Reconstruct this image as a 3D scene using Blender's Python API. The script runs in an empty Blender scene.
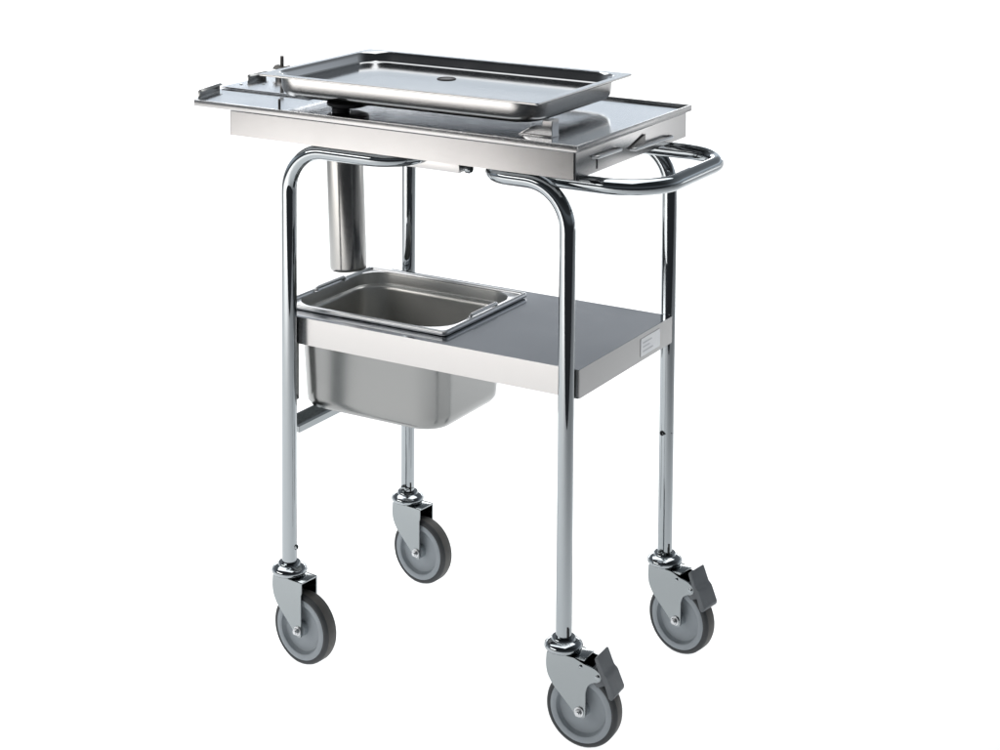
import bpy, bmesh, math, random
from mathutils import Vector, Matrix
random.seed(3)
S = bpy.context.scene
COL = S.collection
R = math.radians

# ------------------------------------------------------------------ materials
def new_mat(name):
    m = bpy.data.materials.new(name); m.use_nodes = True
    return m, m.node_tree.nodes, m.node_tree.links, m.node_tree.nodes['Principled BSDF']

def metal(name, col, rough, brush=0.0, brush_dir=(1, 1, 1), scale=60.0, rvar=0.04, aniso=0.0, smudge=0.0):
    m, n, l, b = new_mat(name)
    b.inputs['Metallic'].default_value = 1.0
    b.inputs['Base Color'].default_value = (*col, 1)
    tc = n.new('ShaderNodeTexCoord')
    mp = n.new('ShaderNodeMapping'); mp.inputs['Scale'].default_value = brush_dir
    l.new(tc.outputs['Object'], mp.inputs['Vector'])
    no = n.new('ShaderNodeTexNoise'); no.inputs['Scale'].default_value = scale
    no.inputs['Detail'].default_value = 4.0
    l.new(mp.outputs['Vector'], no.inputs['Vector'])
    big = n.new('ShaderNodeTexNoise'); big.inputs['Scale'].default_value = 9.0; big.inputs['Detail'].default_value = 5.0
    l.new(tc.outputs['Object'], big.inputs['Vector'])
    mix = n.new('ShaderNodeMath'); mix.operation = 'ADD'
    l.new(no.outputs['Fac'], mix.inputs[0]); l.new(big.outputs['Fac'], mix.inputs[1])
    mr = n.new('ShaderNodeMapRange')
    mr.inputs['From Min'].default_value = 0.6; mr.inputs['From Max'].default_value = 1.4
    mr.inputs['To Min'].default_value = max(0.0, rough - rvar); mr.inputs['To Max'].default_value = rough + rvar
    l.new(mix.outputs[0], mr.inputs['Value'])
    l.new(mr.outputs['Result'], b.inputs['Roughness'])
    if brush > 0:
        bp = n.new('ShaderNodeBump'); bp.inputs['Strength'].default_value = brush
        bp.inputs['Distance'].default_value = 0.0004
        l.new(no.outputs['Fac'], bp.inputs['Height']); l.new(bp.outputs['Normal'], b.inputs['Normal'])
    return m

def plain(name, col, rough, var=0.12, scale=40.0, spec=0.5):
    m, n, l, b = new_mat(name)
    tc = n.new('ShaderNodeTexCoord')
    no = n.new('ShaderNodeTexNoise'); no.inputs['Scale'].default_value = scale; no.inputs['Detail'].default_value = 6
    l.new(tc.outputs['Object'], no.inputs['Vector'])
    cr = n.new('ShaderNodeValToRGB')
    cr.color_ramp.elements[0].position = .3; cr.color_ramp.elements[1].position = .7
    cr.color_ramp.elements[0].color = (*[c * (1 - var) for c in col], 1)
    cr.color_ramp.elements[1].color = (*[min(1, c * (1 + var)) for c in col], 1)
    l.new(no.outputs['Fac'], cr.inputs['Fac']); l.new(cr.outputs['Color'], b.inputs['Base Color'])
    b.inputs['Roughness'].default_value = rough
    b.inputs['Specular IOR Level'].default_value = spec
    return m

M = dict(
    chrome=metal('polished_chrome', (.31, .332, .345), .035, rvar=.02),
    skirt=metal('brushed_steel_sheet', (.405, .402, .400), .20, .02, (1, 1, 40), 40, .03),
    edge=metal('brushed_steel_edge', (.39, .39, .39), .26, .0, (1, 1, 40), 40, .03),
    tray_out=metal('satin_tray_outside', (.50, .498, .49), .25, .004, (2, 2, 40), 40, .03),
    sheet=metal('polished_steel_sheet', (.54, .555, .575), .10, .008, (1, 14, 30), 30, .03),
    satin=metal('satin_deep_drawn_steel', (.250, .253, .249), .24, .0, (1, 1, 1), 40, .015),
    pan_inner=metal('lightened_pan_inside', (.54, .538, .52), .36, .0, (1, 1, 1), 40, .02),  # matte inside of the same pan, base lightened against its dark interior
    rim=metal('polished_steel_rim', (.55, .56, .57), .30, .0, (3, 3, 30), 30, .03),
    tray=metal('tray_steel', (.46, .465, .47), .10, .0, (2, 14, 30), 30, .03),
    zinc=metal('zinc_plated_steel', (.275, .295, .302), .12, .015, (8, 8, 8), 20, .05),
    cup=metal('turned_steel', (.35, .348, .34), .18, .02, (30, 30, 2), 30, .05),
    dark_steel=metal('dull_steel', (.16, .155, .15), .32, .0, (1, 1, 1), 40, .03),
    dark=plain('dark_plastic', (.016, .016, .018), .5, spec=.25),
    rubber=plain('grey_rubber', (.085, .083, .079), .62, .10, 60, .35),
    rubber_side=plain('grey_rubber_side', (.036, .039, .042), .55, .08, 60, .35),
    disc=plain('grey_wheel_plastic', (.255, .282, .305), .42, .05, 30, .4),
    pedal=plain('grey_pedal_plastic', (.105, .115, .124), .5, .06, 50, .4),
    paper=metal('metallic_sticker_paper', (.66, .67, .68), .38, .0, (1, 1, 1), 40, .03),  # white sticker made metallic so it stays bright where little light falls
    ink=metal('sticker_print', (.46, .47, .49), .4, .0, (1, 1, 1), 40, .03),
    studio=plain('white_backlit_sheet', (.86, .86, .86), .6, .005, 3, .1),
)

# floor sheet made translucent so added lamps below wash out contact shadows
_m = M['studio']; _n, _l = _m.node_tree.nodes, _m.node_tree.links
_tr = _n.new('ShaderNodeBsdfTranslucent'); _tr.inputs['Color'].default_value = (.92, .92, .92, 1)
_mx = _n.new('ShaderNodeMixShader'); _mx.inputs[0].default_value = .5
_l.new(_n['Principled BSDF'].outputs[0], _mx.inputs[1]); _l.new(_tr.outputs[0], _mx.inputs[2])
_l.new(_mx.outputs[0], _n['Material Output'].inputs['Surface'])

# ------------------------------------------------------------------ mesh helpers
def link(name, bm, mats, parent=None, smooth=True, ang=32, loc=None, rotz=0.0, recalc=True):
    if recalc:
        bmesh.ops.recalc_face_normals(bm, faces=bm.faces[:])
    me = bpy.data.meshes.new(name); bm.to_mesh(me); bm.free()
    for m in (mats if isinstance(mats, (list, tuple)) else [mats]): me.materials.append(m)
    if smooth:
        for p in me.polygons: p.use_smooth = True
        me.set_sharp_from_angle(angle=R(ang))
    o = bpy.data.objects.new(name, me); COL.objects.link(o)
    if parent: o.parent = parent
    if loc: o.location = loc
    o.rotation_euler = (0, 0, rotz)
    return o

def empty(name, loc=(0, 0, 0)):
    o = bpy.data.objects.new(name, None); o.empty_display_size = .05
    COL.objects.link(o); o.location = loc
    return o

def tag(o, label, cat, group=None, kind=None):
    if kind: o['kind'] = kind
    else:
        o['label'] = label; o['category'] = cat
    if group: o['group'] = group

def box(bm, c, s, bevel=0.0, seg=2, rot=None, mi=0):
    r = bmesh.ops.create_cube(bm, size=1.0)
    vs = r['verts']
    bmesh.ops.scale(bm, vec=Vector(s), verts=vs)
    if bevel > 0:
        es = list({e for v in vs for e in v.link_edges})
        rb = bmesh.ops.bevel(bm, geom=es, offset=bevel, segments=seg, affect='EDGES', profile=.5)
        vs = list({v for f in rb['faces'] for v in f.verts} | {v for v in vs if v.is_valid})
    vs = [v for v in vs if v.is_valid]
    if rot is not None: bmesh.ops.rotate(bm, cent=(0, 0, 0), matrix=rot, verts=vs)
    bmesh.ops.translate(bm, vec=Vector(c), verts=vs)
    if mi:
        for f in {f for v in vs for f in v.link_faces}: f.material_index = mi
    return vs

def span(bm, a, b, bevel=0.0, seg=2, mi=0):
    c = [(x + y) / 2 for x, y in zip(a, b)]; s = [abs(y - x) for x, y in zip(a, b)]
    return box(bm, c, s, bevel, seg, None, mi)

def rrect(hx, hy, r, n=10):
    r = max(min(r, hx - 1e-5, hy - 1e-5), 1e-4)
    pts = []
    for k, (sx, sy) in enumerate(((1, 1), (-1, 1), (-1, -1), (1, -1))):
        for i in range(n + 1):
            a = math.pi / 2 * (k + i / n)
            pts.append((sx * (hx - r) + r * math.cos(a), sy * (hy - r) + r * math.sin(a)))
    return pts

def loft(bm, rings, cap0=True, cap1=True, n=10, closed=False, mi=None):
    """rings: (hx, hy, r, z[, ox, oy])"""
    L = []
    for g in rings:
        ox, oy = (g[4], g[5]) if len(g) > 4 else (0, 0)
        L.append([bm.verts.new((x + ox, y + oy, g[3])) for x, y in rrect(g[0], g[1], g[2], n)])
    m = len(L[0])
    idx = list(range(len(L) - 1)) + ([len(L) - 1] if closed else [])
    for q in idx:
        A, B = L[q], L[(q + 1) % len(L)]
        for i in range(m):
            f = bm.faces.new((A[i], A[(i + 1) % m], B[(i + 1) % m], B[i]))
            if mi: f.material_index = mi[q]
    if cap0 and not closed: bm.faces.new(L[0][::-1])
    if cap1 and not closed: bm.faces.new(L[-1])
    return L

def lathe(bm, prof, n=48, axis='Z', c=(0, 0, 0), mi=None, closed=False):
    """prof: (radius, height). closed joins last to first."""
    L = []
    for r, h in prof:
        row = []
        if r < 1e-6:
            p = Vector((0, 0, h)) if axis == 'Z' else Vector((0, h, 0))
            row = [bm.verts.new(p + Vector(c))]
        else:
            for i in range(n):
                a = 2 * math.pi * i / n
                if axis == 'Z': p = Vector((r * math.cos(a), r * math.sin(a), h))
                elif axis == 'Y': p = Vector((r * math.cos(a), h, r * math.sin(a)))
                else: p = Vector((h, r * math.cos(a), r * math.sin(a)))
                row.append(bm.verts.new(p + Vector(c)))
        L.append(row)
    for q in range(len(L) if closed else len(L) - 1):
        A, B = L[q], L[(q + 1) % len(L)]
        for i in range(n):
            j = (i + 1) % n
            if len(A) == 1 and len(B) == 1: continue
            if len(A) == 1: f = bm.faces.new((A[0], B[i], B[j]))
            elif len(B) == 1: f = bm.faces.new((A[i], A[j], B[0]))
            else: f = bm.faces.new((A[i], A[j], B[j], B[i]))
            if mi: f.material_index = mi[q]

def fillet(pts, rad, n=14):
    """round the inner corners of a polyline"""
    P = [Vector(p) for p in pts]; out = [P[0]]
    for i in range(1, len(P) - 1):
        r = rad[i - 1] if isinstance(rad, (list, tuple)) else rad
        a, b, c = P[i - 1], P[i], P[i + 1]
        d1 = (a - b).normalized(); d2 = (c - b).normalized()
        th = d1.angle(d2)
        t = r / math.tan(th / 2)
        ctr = b + (d1 + d2).normalized() * (r / math.sin(th / 2))
        s = b + d1 * t - ctr; e = b + d2 * t - ctr
        tot = s.angle(e); ax = s.cross(e).normalized()
        for k in range(n + 1):
            out.append(ctr + Matrix.Rotation(tot * k / n, 3, ax) @ s)
    out.append(P[-1])
    return out

def tube(bm, pts, r, n=24, cap=True):
    P = [Vector(p) for p in pts]
    T = []
    for i in range(len(P)):
        a = P[max(0, i - 1)]; b = P[min(len(P) - 1, i + 1)]
        T.append((b - a).normalized())
    u = T[0].orthogonal().normalized(); rings = []
    for i, p in enumerate(P):
        if i:
            ax = T[i - 1].cross(T[i])
            if ax.length > 1e-7:
                u = Matrix.Rotation(T[i - 1].angle(T[i]), 3, ax.normalized()) @ u
        u = (u - T[i] * u.dot(T[i])).normalized(); v = T[i].cross(u)
        rings.append([bm.verts.new(p + r * (math.cos(2 * math.pi * k / n) * u + math.sin(2 * math.pi * k / n) * v)) for k in range(n)])
    for A, B in zip(rings, rings[1:]):
        for k in range(n):
            bm.faces.new((A[k], A[(k + 1) % n], B[(k + 1) % n], B[k]))
    if cap:
        bm.faces.new(rings[0][::-1]); bm.faces.new(rings[-1])

def prism(bm, poly, lo, hi, plane='XZ', bevel=0.0, mi=0, seg=2):
    """extrude a 2D polygon along the third axis"""
    def P(a, b, h):
        return {'XZ': (a, h, b), 'XY': (a, b, h), 'YZ': (h, a, b)}[plane]
    A = [bm.verts.new(P(a, b, lo)) for a, b in poly]; B = [bm.verts.new(P(a, b, hi)) for a, b in poly]
    k = len(poly); fs = [bm.faces.new(A), bm.faces.new(B[::-1])]
    for i in range(k): fs.append(bm.faces.new((A[i], B[i], B[(i + 1) % k], A[(i + 1) % k])))
    for f in fs: f.material_index = mi
    if bevel > 0:
        es = list({e for f in fs[:2] for e in f.edges})
        bmesh.ops.bevel(bm, geom=es, offset=bevel, segments=seg, affect='EDGES', profile=.5)

def smooth_poly(pts, rad, n=5):
    """2D closed polygon with rounded corners"""
    out = []; k = len(pts)
    for i in range(k):
        a, b, c = (Vector((*pts[(i - 1) % k], 0)), Vector((*pts[i], 0)), Vector((*pts[(i + 1) % k], 0)))
        r = rad[i] if isinstance(rad, (list, tuple)) else rad
        if r <= 0: out.append((b.x, b.y)); continue
        d1, d2 = (a - b), (c - b)
        t = min(r, d1.length * .45, d2.length * .45)
        p, q = b + d1.normalized() * t, b + d2.normalized() * t
        for j in range(n + 1):
            s = j / n
            w = p * (1 - s) ** 2 + b * 2 * s * (1 - s) + q * s ** 2
            out.append((w.x, w.y))
    return out

# ------------------------------------------------------------------ camera-aligned frame of the studio
CAM = Vector((1.56099, -2.61215, 1.48454))
YAW, PITCH, ROLL = .5294, .0695, -.0072
FX = Vector((math.cos(YAW), math.sin(YAW), 0)); FY = Vector((-math.sin(YAW), math.cos(YAW), 0))
def stud(a, b, z):
    p = Vector((CAM.x, CAM.y, 0)) + FX * a + FY * b
    return Vector((p.x, p.y, z))

# floor sweep: flat translucent sheet that curves up into the backdrop
bm = bmesh.new()
GZ = .0085                                              # floor level
prof = [(1.25, GZ), (2, GZ), (3, GZ), (4, GZ), (5.2, GZ)]
for k in range(1, 11):
    a = math.pi / 2 * .82 * k / 10
    prof.append((5.2 + 1.1 * math.sin(a), GZ + 1.1 - 1.1 * math.cos(a)))
prof.append((6.36, .86))
rows = []
for b, z in prof:
    rows.append([bm.verts.new(stud(a, b + ((.30 if a < 0 else .2) * a if b < 1.5 else 0), z)) for a in (-7, -4.5, -3, -1.5, 0, 1.5, 3, 4.5, 6)])
for A, B in zip(rows, rows[1:]):
    for i in range(len(A) - 1): bm.faces.new((A[i], A[i + 1], B[i + 1], B[i]))
fl = link('floor', bm, M['studio'], ang=60)
fl['kind'] = 'structure'

# ------------------------------------------------------------------ the trolley
T = empty('trolley')
tag(T, 'chromed steel hospital trolley on four grey castors carrying trays and a deep pan', 'trolley')
LX, LY, TR = .26, .18, .0125
ZL = .868
# two bent tubes
bm = bmesh.new()
tube(bm, fillet([(-LX, -LY, .155), (-LX, -LY, ZL), (-.045, -LY, ZL), (-.045, LY, ZL), (-LX, LY, ZL), (-LX, LY, .155)], [.07, .06, .06, .07]), TR)
link('leg_frame', bm, M['chrome'], T, ang=50)
bm = bmesh.new()
tube(bm, fillet([(LX, -LY, .155), (LX, -LY, ZL), (.108, -LY, ZL), (.108, LY, ZL), (LX, LY, ZL), (LX, LY, .155)], [.07, .05, .05, .07]), TR)
link('leg_frame', bm, M['chrome'], T, ang=50)
# handle
bm = bmesh.new()
tube(bm, fillet([(.14, -.150, .8665), (.386, -.150, .8665), (.386, .150, .8665), (.14, .150, .8665)], [.085, .085], 20), TR)
link('push_handle', bm, M['chrome'], T, ang=50)

# top housing: sheet-metal frame, open below
BX0, BX1, BY, BZ0, BZ1 = -.370, .281, .198, .881, .922
bm = bmesh.new()
cx, hx = (BX0 + BX1) / 2, (BX1 - BX0) / 2
th = .002
loft(bm, [(hx, BY, .003, BZ0, cx, 0), (hx, BY, .003, BZ1 - .001, cx, 0), (hx - .001, BY - .001, .003, BZ1, cx, 0),
          (hx - .02, BY - .02, .003, BZ1, cx, 0), (hx - .02, BY - .02, .003, BZ1 - th, cx, 0), (hx - th, BY - th, .003, BZ1 - th, cx, 0), (hx - th, BY - th, .003, BZ0 + th, cx, 0),
          (hx - .018, BY - .018, .003, BZ0 + th, cx, 0), (hx - .018, BY - .018, .003, BZ0, cx, 0)], closed=True, n=4)
hs = link('housing', bm, M['skirt'], T)
# pulls on the right end: slim rounded tongues, a small wedge on the second
for y0, z0, y1, z1 in ((-.142, .9060, -.055, .9045), (-.014, .8960, .132, .8925)):
    bm = bmesh.new()
    d = Vector((0, y1 - y0, z1 - z0)).normalized()
    tube(bm, fillet([(.279, y0, z0), (.2885, y0 + .004, z0), (.2885, y1 - .004, z1), (.279, y1, z1)], .005, 6), .0026, 12)
    link('pull', bm, M['rim'], hs, ang=50)
bm = bmesh.new()
prism(bm, [(-.018, .8990), (.034, .8990), (.034, .9125)], .2812, .2845, 'YZ', .0006)
link('wedge', bm, M['dark_steel'], hs, ang=24)
bm = bmesh.new()
span(bm, (.2795, -.1295, .8855), (.2818, -.1250, .9035), .0008)
link('slot', bm, M['dark'], hs)
# corner seam of the folded sheet
# rail with its end bolt below the housing
bm = bmesh.new()
span(bm, (-.115, -.112, .846), (.026, -.088, .8805), .001)
rl = link('support_rail', bm, M['skirt'], T, ang=24)
bm = bmesh.new()
lathe(bm, [(0, .026), (.0045, .026), (.0045, .032), (.007, .032), (.008, .034), (.008, .039), (.006, .042), (0, .042)], 20, 'X', (0, -.1, .853))
link('bolt', bm, M['zinc'], rl)

# drip plate on the housing
PX0, PX1, PY = -.440, .287, .2035
ZP = .9298
bm = bmesh.new()
# floor sheet with a skewed left end
prism(bm, [(PX0 + .001, -PY + .003), (PX1 - .003, -PY + .003), (PX1 - .003, PY - .003), (-.488, PY - .003), (-.490, .0), (-.486, -.080), (-.470, -.158)], .9236, ZP, 'XY')
pl = link('drip_plate', bm, M['sheet'], T, ang=24)
# upturned edges front, back, right: one folded strip
bm = bmesh.new()
for a, b in (((PX0, -PY - .0012, .9242), (PX1, -PY + .0030, .9342)), ((-.488, PY - .0030, .9242), (PX1, PY, .9342)), ((PX1 - .0030, -PY + .0030, .9242), (PX1, PY - .0030, .9342))):
    span(bm, a, b, .0005)
link('upturned_edge', bm, M['edge'], pl, ang=24)
# raised rear cover at the left end, with its folded lips
bm = bmesh.new()
prism(bm, [(-.4885, -.071), (-.30, -.071), (-.30, .165), (-.4885, .165)], ZP + .0006, ZP + .0036, 'XY', .0004)
link('cover_plate', bm, M['sheet'], pl, ang=24)
for (xa, ya, xb, yb, zb) in ((-.4710, -.153, -.4860, -.080, ZP), (-.4875, .003, -.4855, .052, ZP + .0036)):
    bm = bmesh.new()
    d = Vector((xb - xa, yb - ya, 0)); ln = d.length
    prism(bm, smooth_poly([(-.0015, -.001), (-.0025, .0085), (.0015, .0115), (.0065, .0085), (.0055, .0070), (.0018, .0092), (.0008, .0080), (.0008, -.001)], .001, 3), 0, ln, 'XZ', .0003)
    o = link('folded_lip', bm, M['satin'], pl, ang=24)  # darker steel than the plate, stands in for the lips' dark reflection
    o.location = (xa, ya, zb); o.rotation_euler = (0, 0, math.atan2(-(xb - xa), yb - ya))
# wing screw behind the tray
bm = bmesh.new()
x, y = -.465, .0723
lathe(bm, [(0, .9334), (.012, .9334), (.012, .9445), (.008, .9495), (.0036, .9505), (.0036, .9700), (.0026, .9712), (0, .9712)], 20, 'Z', (x, y, 0))
prism(bm, smooth_poly([(x - .020, .9455), (x - .012, .9545), (x - .004, .9520), (x + .004, .9520), (x + .014, .9545), (x + .019, .9500), (x + .008, .9445)], .002, 3), y - .004, y + .004, 'XZ', .0008)
link('wing_screw', bm, M['dark_steel'], pl)
# locating pin near the front rim
bm = bmesh.new()
lathe(bm, [(0, .929), (.0022, .929), (.0022, .9455), (.0014, .9465), (0, .9465)], 16, 'Z', (-.283, -.176, 0))
link('locating_pin', bm, M['dark_steel'], pl)
for (x, y) in ((-.473, -.036), (-.440, -.015)):
    bm = bmesh.new()
    lathe(bm, [(.003, ZP + .0034), (.003, ZP + .0042), (.002, ZP + .0048), (0, ZP + .0048)], 16, 'Z', (x, y, 0))
    link('rivet', bm, M['zinc'], pl)
# round rest under the tray
bm = bmesh.new()
lathe(bm, [(0, .9295), (.0150, .9295), (.0150, .9335), (.012, .9345), (.012, .9352)], 32, 'Z', (-.193, -.128, 0))
sp = link('tray_rest', bm, M['dark'], T)
bm = bmesh.new()
lathe(bm, [(0, .9348), (.026, .9348), (.034, .9375), (.035, .9395), (.035, .9422), (0, .9422)], 40, 'Z', (-.186, -.118, 0))
link('disc', bm, M['dark'], sp)
bm = bmesh.new()
lathe(bm, [(0.010, .9338), (.0135, .9340), (.0165, .9352), (.012, .938)], 32, 'Z', (-.193, -.128, 0))
link('collar', bm, M['zinc'], sp)
# hook-shaped clip beside the right front corner of the tray
bm = bmesh.new()
prism(bm, [(.1545, .9288), (.1750, .9418), (.1985, .9418), (.1985, .9555), (.2150, .9560), (.2152, .9305), (.1626, .9305)], -.150, -.128, 'XZ', .0008)
span(bm, (.158, -.1535, .9297), (.2153, -.126, .9318), .0006)
link('tray_clip', bm, M['skirt'], T, ang=24)

# shelf
SX0, SX1, SY0, SY1, SZ0, SZ1 = -.286, .274, -.1655, .1665, .5378, .5826
HX1, HY0, HY1 = .0025, -.1200, .1320                # cut-out for the pan, open to the left end
bm = bmesh.new()
prism(bm, [(SX0, SY0), (SX1, SY0), (SX1, SY1), (SX0, SY1), (SX0, HY1), (HX1, HY1), (HX1, HY0), (SX0, HY0)], SZ1 - .0025, SZ1, 'XY')
span(bm, (-.3165, -.100, .5798), (-.3098, .1570, .5822))
span(bm, (-.3100, .1335, .5799), (-.2845, .1568, .5821))
sh = link('shelf', bm, M['sheet'], T, smooth=False)
# folded skirt: front, right and back with short returns at the left corners
bm = bmesh.new()
e, w = .0006, .002
U = [(SX0 - e, -.128), (SX0 - e, SY0 - e), (SX1 + e, SY0 - e), (SX1 + e, SY1 + e), (SX0 - e, SY1 + e), (SX0 - e, .140),
     (SX0 + w, .140), (SX0 + w, SY1 - w), (SX1 - w, SY1 - w), (SX1 - w, SY0 + w), (SX0 + w, SY0 + w), (SX0 + w, -.128)]
prism(bm, smooth_poly(U, [0, .0045, .0025, .0025, .0045, 0, 0, .001, .001, .001, .001, 0], 5), SZ0, SZ1 - .0002, 'XY', .0006)
link('skirt', bm, M['skirt'], sh, ang=12)
# sticker with two faint illegible lines of print
bm = bmesh.new()
span(bm, (.2748, .046, .5455), (.2754, .117, .5745), 0)
for (y0, y1, z, h) in ((.053, .086, .5655, .0024), (.053, .078, .559, .002), (.053, .090, .5515, .0024)):
    span(bm, (.2752, y0, z), (.2757, y1, z + h), 0, 2, 1)
link('sticker', bm, [M['paper'], M['ink']], sh, smooth=False)
# bracket at the left end that reaches below the pan
bm = bmesh.new()
prism(bm, [(-.2892, .379), (-.2892, .3995), (-.2865, .3995), (-.2865, .3895), (-.262, .3895), (-.262, .379)], -.149, .149, 'XZ', .0005)
br = link('bracket', bm, M['zinc'], T, ang=24)
for a, b in (((-.289, -.150, .424), (-.2862, -.1175, .5700)), ((-.2925, -.150, .3775), (-.2895, -.1275, .5700)), ((-.2925, .1275, .3775), (-.2895, .150, .5700))):
    bm = bmesh.new(); span(bm, a, b, .0005)
    link('bracket_plate', bm, M['satin'], br, ang=24)

# small screws and the slits at the tube feet
def screw(x, y, z, r, dirn, mat):
    bm = bmesh.new()
    lathe(bm, [(0, .011), (r, .011), (r, .0128 + r * .25), (r * .7, .0135 + r * .35), (0, .0135 + r * .35)], 16, 'X')
    o = link('leg_screw', bm, mat, T)
    o.location = (x, y, z); o.rotation_euler = (0, 0, dirn)
screw(LX, LY, .379, .0042, R(-100), M['dark'])
screw(LX, LY, .172, .0062, R(-95), M['zinc'])
screw(-LX, LY, .178, .0068, R(-88), M['zinc'])
screw(-LX, -LY, .196, .0045, R(10), M['zinc'])
for sx, sy in ((1, -1), (1, 1), (-1, 1)):
    bm = bmesh.new()
    tube(bm, [(sx * LX + .0125 * math.cos(R(-32)), sy * LY + .0125 * math.sin(R(-32)), .158),
              (sx * LX + .0125 * math.cos(R(-32)), sy * LY + .0125 * math.sin(R(-32)), .188)], .0016, 10)
    link('tube_slit', bm, M['dark'], T)

# ------------------------------------------------------------------ castors
WT, WZ, WR = .038, .0625, .0625
def build_castor(brake):
    bm = bmesh.new()
    if brake:
        poly = [(-.020, .149), (-.0215, .130), (-.019, .114), (-.010, .0985), (.026, .0635), (.031, .055), (.046, .053), (.049, .058), (.049, .099), (.054, .111), (.063, .1165), (.072, .118), (.0765, .125), (.073, .134), (.064, .139), (.046, .1425), (.028, .149)]
        rad = [.001, .01, .01, .006, .008, .004, .003, .003, .008, .006, .004, .006, .006, .006, .004, .004, .001]
    else:
        poly = [(-.020, .149), (-.0215, .130), (-.019, .114), (-.010, .0985), (.026, .0635), (.030, .055), (.042, .0515), (.046, .0525), (.046, .149)]
        rad = [.001, .01, .01, .006, .008, .004, .002, .001, .001]
    pp = smooth_poly(poly, rad, 5)
    for s in (-1, 1):
        prism(bm, pp, s * .0185, s * .0212, 'XZ', .0006)
    # bridge over the wheel and the rounded leading wall
    span(bm, (-.0195, -.0186, .1462), (.046, .0186, .1489), .0005)
    lead = smooth_poly([(-.0198, .149), (-.0212, .130), (-.0187, .114), (-.010, .0995), (-.0075, .1015), (-.016, .116), (-.0185, .130), (-.0172, .149)], [.0005, .01, .01, .001, .001, .008, .008, .0005], 5)
    prism(bm, lead, -.0186, .0186, 'XZ')
    fk = link('castor', bm, M['zinc'], None, ang=24)
    # swivel cap
    bm = bmesh.new()
    lathe(bm, [(.0127, .1705), (.0185, .1702), (.0195, .169), (.0200, .1665), (.0245, .165), (.0295, .1615), (.0318, .1570), (.0310, .1535), (.0285, .151), (.0255, .1505),
               (.0255, .1492), (.0127, .1492)], 48, 'Z')
    cap = link('swivel_cap', bm, M['chrome'], fk, ang=40)
    # tyre
    bm = bmesh.new()
    w = .0150
    lathe(bm, [(.0535, -w + .001), (.0555, -w), (.0585, -w + .0006), (.0612, -w + .0030), (WR, -w + .0062), (WR + .0002, 0), (WR, w - .0062), (.0612, w - .003), (.0585, w - .0006), (.0555, w), (.0535, w - .001)],
          72, 'Y', (WT, 0, WZ), mi=[1, 1, 1, 1, 0, 0, 1, 1, 1, 1, 1], closed=True)
    link('tyre', bm, [M['rubber'], M['rubber_side']], fk, ang=40)
    # wheel disc: outer flange, stepped dish, hub boss
    bm = bmesh.new()
    half = [(.0538, -.0142), (.0520, -.0148), (.0455, -.0148), (.0438, -.0140), (.0424, -.0085), (.0405, -.0062), (.0150, -.0045), (.0125, -.0060), (.0118, -.0160), (0, -.0160)]
    lathe(bm, half[::-1] + [(r, -h) for r, h in half], 72, 'Y', (WT, 0, WZ))
    link('wheel', bm, M['disc'], fk, ang=35)
    # axle bolts: washer, hex head, threaded end
    for s in (-1, 1):
        bm = bmesh.new()
        lathe(bm, [(0, s * .0205), (.0080, s * .0205), (.0080, s * .0226), (.0066, s * .0230), (0, s * .0230)], 24, 'Y', (WT, 0, WZ))
        lathe(bm, [(0, s * .0224), (.0062, s * .0224), (.0062, s * .0268), (.0052, s * .0278), (0, s * .0278)], 6, 'Y', (WT, 0, WZ))
        lathe(bm, [(0, s * .0275), (.0032, s * .0275), (.0032, s * .0298), (0, s * .0302)], 14, 'Y', (WT, 0, WZ))
        link('axle_bolt', bm, M['rim'], fk, ang=25)
    if brake:
        bm = bmesh.new()
        pr = [(.064, .1560), (.0685, .1600), (.0800, .1335), (.0860, .1290), (.0990, .1000), (.0945, .0935), (.0900, .0945), (.0805, .1200), (.0745, .1260)]
        prism(bm, smooth_poly(pr, [.001, .002, .003, .004, .003, .002, .002, .003, .003], 4), -.021, .021, 'XZ', .0014)
        prism(bm, [(.050, .128), (.066, .1395), (.074, .128), (.080, .112), (.066, .106), (.056, .116)], -.0155, .0155, 'XZ', .001)
        link('brake_pedal', bm, M['pedal'], fk, ang=24)
        for (tt, zz, rr) in ((.0695, .1262, .0042), (.040, .1375, .003)):
            bm = bmesh.new()
            lathe(bm, [(0, -.0205), (rr, -.0205), (rr, -.0226), (rr * .6, -.0236), (0, -.0236)], 16, 'Y', (tt, 0, zz))
            link('brake_pin', bm, M['chrome'], fk)
    return fk

def copy_tree(o):
    c = o.copy(); COL.objects.link(c)
    for ch in [k for k in bpy.data.objects if k.parent == o]:
        d = copy_tree(ch); d.parent = c
    return c

bk = build_castor(True); pn = build_castor(False)
for src, spots in ((bk, ((LX, -LY, 3), (LX, LY, -9))), (pn, ((-LX, -LY, -6), (-LX, LY, -6)))):
    for i, (x, y, a) in enumerate(spots):
        o = src if i == 0 else copy_tree(src)
        o.parent = T; o.location = (x, y, GZ); o.scale = (.95,) * 3; o.rotation_euler = (0, 0, R(a))
        o['label'] = 'castor with grey brake pedal' if src is bk else 'castor without a brake'

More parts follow.
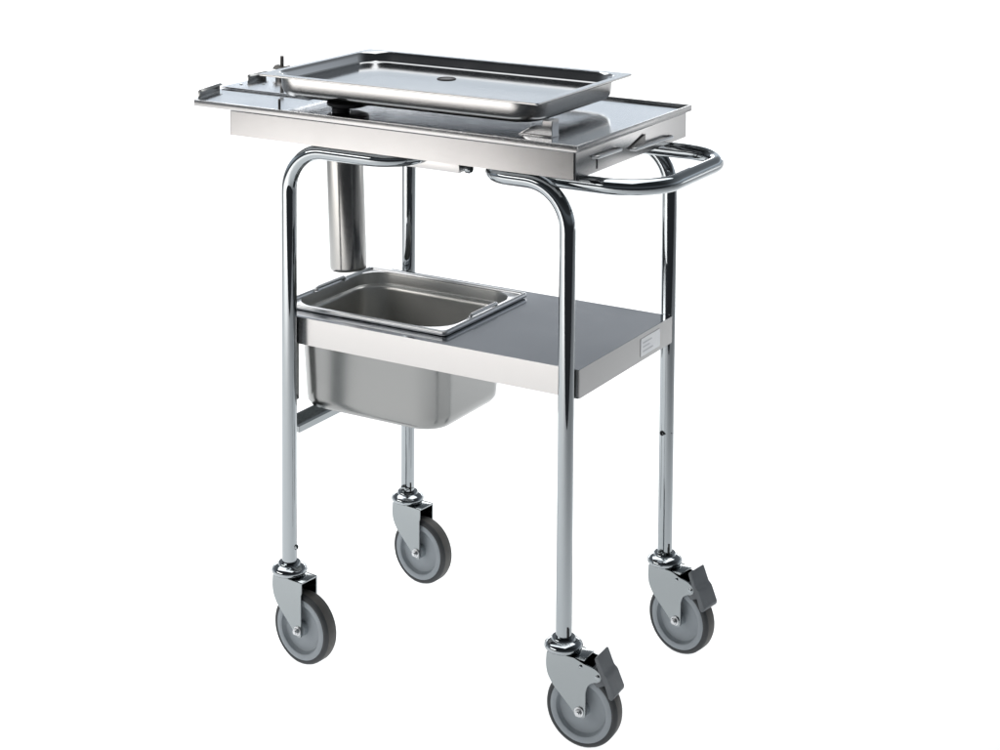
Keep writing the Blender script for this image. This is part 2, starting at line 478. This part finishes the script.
# ------------------------------------------------------------------ tray on top
TZ = .9825
tr = empty('tray', (-.0712, .0032, .9425)); tr.rotation_euler = (0, 0, .0121)
tag(tr, 'shallow stainless steel tray with wide flat rim and drain hole, topmost on the trolley', 'tray')
z0 = .9425
def zr(z): return z - z0
bm = bmesh.new()
loft(bm, [(.222, .122, .028, zr(.9425)), (.236, .136, .038, zr(.9432)), (.2445, .1445, .044, zr(.9462)), (.2492, .1492, .047, zr(.9515)), (.2512, .1512, .048, zr(.958)), (.2528, .1528, .049, zr(.9795)),
          (.2648, .1665, .005, zr(.9790)), (.2652, .1670, .005, zr(.9800)), (.2652, .1670, .005, zr(.9822)), (.26505, .16685, .005, zr(TZ)),
          (.2535, .1540, .046, zr(TZ)), (.2527, .1532, .0458, zr(.9813)), (.2504, .1508, .045, zr(.9775)), (.2490, .1495, .044, zr(.9680)), (.2475, .1480, .043, zr(.9655)), (.2445, .1450, .041, zr(.9648)), (.23, .13, .03, zr(.9645))], n=12, mi=[1] * 9 + [0] * 8)

link('pan', bm, [M['tray'], M['tray_out']], tr, ang=31)
bm = bmesh.new()
px, py = -.0986 + .0712, .0497 - .0032
lathe(bm, [(.0105, zr(.9640)), (.0165, zr(.9640)), (.0165, zr(.9652)), (.0155, zr(.9660)), (.0118, zr(.9660)), (.0105, zr(.9652))], 36, 'Z', (px, py, 0), closed=True)
hl = link('drain_hole', bm, M['dark'], tr)
bm = bmesh.new()
lathe(bm, [(0, zr(.9642)), (.0108, zr(.9642)), (.0108, zr(.9652)), (0, zr(.9650))], 30, 'Z', (px, py, 0))
link('drain_plug', bm, M['dark_steel'], hl)

# ------------------------------------------------------------------ deep pan in the shelf
pc = (-.1482, 0.0); z0 = .4085
pan = empty('deep_pan', (pc[0], pc[1], z0))
tag(pan, 'deep rectangular stainless steel pan with folding handles sunk into the shelf', 'pan')
HXo, HYo = .1643, .1345
OX, OY = -.0050, -.0020                                # body below the shoulder
UX, UY = -.0058, .0060                                 # wider mouth above it
body = [(.105, .080, .03, .4085), (.124, .098, .038, .4092), (.1345, .1080, .043, .4130), (.1400, .1132, .047, .4210), (.1415, .1146, .049, .432), (.1480, .1208, .051, .5610), (.1490, .1216, .051, .5626)]
mouth = [(.1540, .1230, .051, .5632), (.1543, .1233, .051, .5650), (.1545, .1235, .051, .5832)]
inner_mouth = [(.1552, .1246, .053, .5880), (.1538, .1232, .051, .5873), (.1531, .1222, .050, .5850), (.1527, .1217, .050, .5700), (.1520, .1210, .049, .5672), (.1500, .1190, .048, .5658)]
inner = [(.1490, .1205, .050, .5652), (.1475, .1192, .049, .5635), (.1466, .1184, .048, .5590), (.1400, .1130, .047, .432), (.1375, .1105, .045, .4220), (.128, .101, .040, .4140), (.11, .085, .03, .4125)]
rimr = [(HXo - .0040, HYo - .0040, .006, .5830)]
for k in range(9):                                     # rolled bead round the rim
    t = math.radians(-70 + 250 * k / 8)
    q = .0036 - .0036 * math.cos(t)
    rimr.append((HXo - q, HYo - q, .0075 - q * .4, .5880 + .0046 * math.sin(t)))
rimr.append((HXo - .0078, HYo - .0078, .004, .5881))
rings = ([(a, b, c, zr(d), OX, OY) for a, b, c, d in body] + [(a, b, c, zr(d), UX, UY) for a, b, c, d in mouth] + [(a, b, c, zr(d), 0, 0) for a, b, c, d in rimr]
         + [(a, b, c, zr(d), UX, UY) for a, b, c, d in inner_mouth] + [(a, b, c, zr(d), OX, OY) for a, b, c, d in inner])
bm = bmesh.new()
L = loft(bm, rings, n=12, mi=[0] * 9 + [1] * (len(rings) - 1 - 9 - 11) + [2] * 11)
for f in L[-1][0].link_faces: f.material_index = 2
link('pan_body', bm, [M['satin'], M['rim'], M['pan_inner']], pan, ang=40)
def bail(sx):
    bm = bmesh.new()
    x = sx * (HXo - .0095) - (0 if sx < 0 else .0015)
    tube(bm, fillet([(x, -.042, zr(.588)), (x + sx * .002, -.041, zr(.5945)), (x + sx * .002, .041, zr(.5945)), (x, .042, zr(.588))], .004, 6), .0030, 12)
    h = link('handle', bm, M['rim'], pan)
    for y in (-.042, .042):
        bm = bmesh.new()
        span(bm, (x - .0035, y - .006, zr(.5878)), (x + .0035, y + .006, zr(.5898)), .0007)
        link('handle_clip', bm, M['rim'], h, ang=24)
bail(-1); bail(1)

# ------------------------------------------------------------------ hanging cylinder
ct = (-.2425, -.035, .635)
cy = empty('steel_tube', ct); cy.rotation_euler = (0, R(-2.4), 0)
tag(cy, 'narrow brushed steel tube with closed rounded bottom hanging under the left end of the housing', 'tube')
bm = bmesh.new()
H = .243
lathe(bm, [(0, 0), (.0270, 0), (.0296, .0008), (.0310, .0026), (.0315, .0065), (.0315, H), (.030, H), (.030, .007), (.027, .003), (0, .002)], 56, 'Z')
link('tube_body', bm, M['cup'], cy, ang=40)
bm = bmesh.new()
lathe(bm, [(.0317, H - .004), (.0355, H - .004), (.0355, H - .001), (.0317, H - .001)], 48, 'Z', closed=True)
link('collar', bm, M['zinc'], cy)

# ------------------------------------------------------------------ light
W = bpy.data.worlds.new('World'); S.world = W; W.use_nodes = True
wn, wl = W.node_tree.nodes, W.node_tree.links
bg = wn['Background']; bg.inputs['Strength'].default_value = 1.0
wt = wn.new('ShaderNodeTexCoord'); sx = wn.new('ShaderNodeSeparateXYZ')
wl.new(wt.outputs['Generated'], sx.inputs[0])
mr = wn.new('ShaderNodeMapRange'); mr.inputs['From Min'].default_value = -1; mr.inputs['From Max'].default_value = 1
wl.new(sx.outputs['Z'], mr.inputs['Value'])
wr = wn.new('ShaderNodeValToRGB'); wl.new(mr.outputs['Result'], wr.inputs['Fac']); 
vm = wn.new('ShaderNodeVectorMath'); vm.operation = 'DOT_PRODUCT'; vm.inputs[1].default_value = FY
wl.new(wt.outputs['Generated'], vm.inputs[0])
fr = wn.new('ShaderNodeMapRange'); fr.interpolation_type = 'SMOOTHSTEP'
fr.inputs['From Min'].default_value = -.35; fr.inputs['From Max'].default_value = .45
fr.inputs['To Min'].default_value = .2; fr.inputs['To Max'].default_value = 1.0
wl.new(vm.outputs['Value'], fr.inputs['Value'])
wx = wn.new('ShaderNodeMixRGB'); wx.blend_type = 'MULTIPLY'; wx.inputs[0].default_value = 1
wl.new(wr.outputs['Color'], wx.inputs[1]); wl.new(fr.outputs['Result'], wx.inputs[2]); wl.new(wx.outputs[0], bg.inputs['Color'])
def wstop(z, c): 
    e = wr.color_ramp.elements.new((z + 1) / 2); e.color = (*c, 1)
wr.color_ramp.elements[0].color = (.20, .215, .24, 1)
wr.color_ramp.elements[1].color = (.16, .18, .20, 1)
wstop(-.06, (.24, .255, .28)); wstop(0.02, (.60, .66, .72)); wstop(.195, (.86, .94, 1.03)); wstop(.22, (.78, .85, .93)); wstop(.265, (.34, .36, .385)); wstop(.6, (.18, .2, .22))

def area(name, loc, target, sx, sy, power, col=(1, 1, 1)):
    d = bpy.data.lights.new(name, 'AREA'); d.shape = 'RECTANGLE'; d.size = sx; d.size_y = sy
    d.energy = power; d.color = col
    o = bpy.data.objects.new(name, d); COL.objects.link(o)
    o.location = loc
    o.rotation_euler = (Vector(target) - Vector(loc)).to_track_quat('-Z', 'Y').to_euler()
    return o
area('overhead_softbox', stud(-.6, 4.2, 3.2), stud(-.6, 4.2, 0), 4.6, 3.6, 165)
area('under_floor_fill', stud(-.35, 4.3, -.8), stud(-.35, 4.3, 1), 3.5, 4.6, 128, (.97, .99, 1))  # added unseen lamp below the floor, glows through and hides contact shadows
area('behind_backdrop_fill', stud(0, 7.4, .65), stud(0, 5.0, .45), 5.6, 1.6, 135)  # added unseen lamp behind the sweep, whitens the backdrop
area('under_floor_fill', stud(-3.0, 1.4, -.8), stud(-3.0, 1.4, 1), 4.4, 2.0, 235, (1, .96, .93))  # added unseen lamp below the floor, brightens reflections in the front faces
area('under_floor_fill', stud(4.7, 5.7, -.8), stud(4.7, 5.7, 1), 2.2, 1.8, 110)  # added unseen lamp below the floor, brightens reflections in the right-hand faces
area('side_softbox', stud(-4.2, 1.2, 2.2), stud(-4.1, 1.25, 0), 3.2, 1.6, 110, (1, .97, .94))

# ------------------------------------------------------------------ camera
cd = bpy.data.cameras.new('camera'); co = bpy.data.objects.new('camera', cd); COL.objects.link(co)
fw = FY * math.cos(PITCH) + Vector((0, 0, -math.sin(PITCH))); up = FY * math.sin(PITCH) + Vector((0, 0, math.cos(PITCH)))
rr = FX * math.cos(ROLL) - up * math.sin(ROLL); uu = FX * math.sin(ROLL) + up * math.cos(ROLL)
m = Matrix((rr, uu, -fw)).transposed().to_4x4(); m.translation = CAM
co.matrix_world = m
cd.sensor_width = 36; cd.lens = 36 * 1859.1 / 1000
cd.shift_y = -(375 + 97.5) / 1000
cd.clip_start = .05; cd.clip_end = 100
S.camera = co
S.view_settings.view_transform = 'Standard'; S.view_settings.look = 'None'
S.view_settings.exposure = 0; S.view_settings.gamma = 1
S.cycles.max_bounces = 16; S.cycles.glossy_bounces = 10; S.cycles.diffuse_bounces = 6
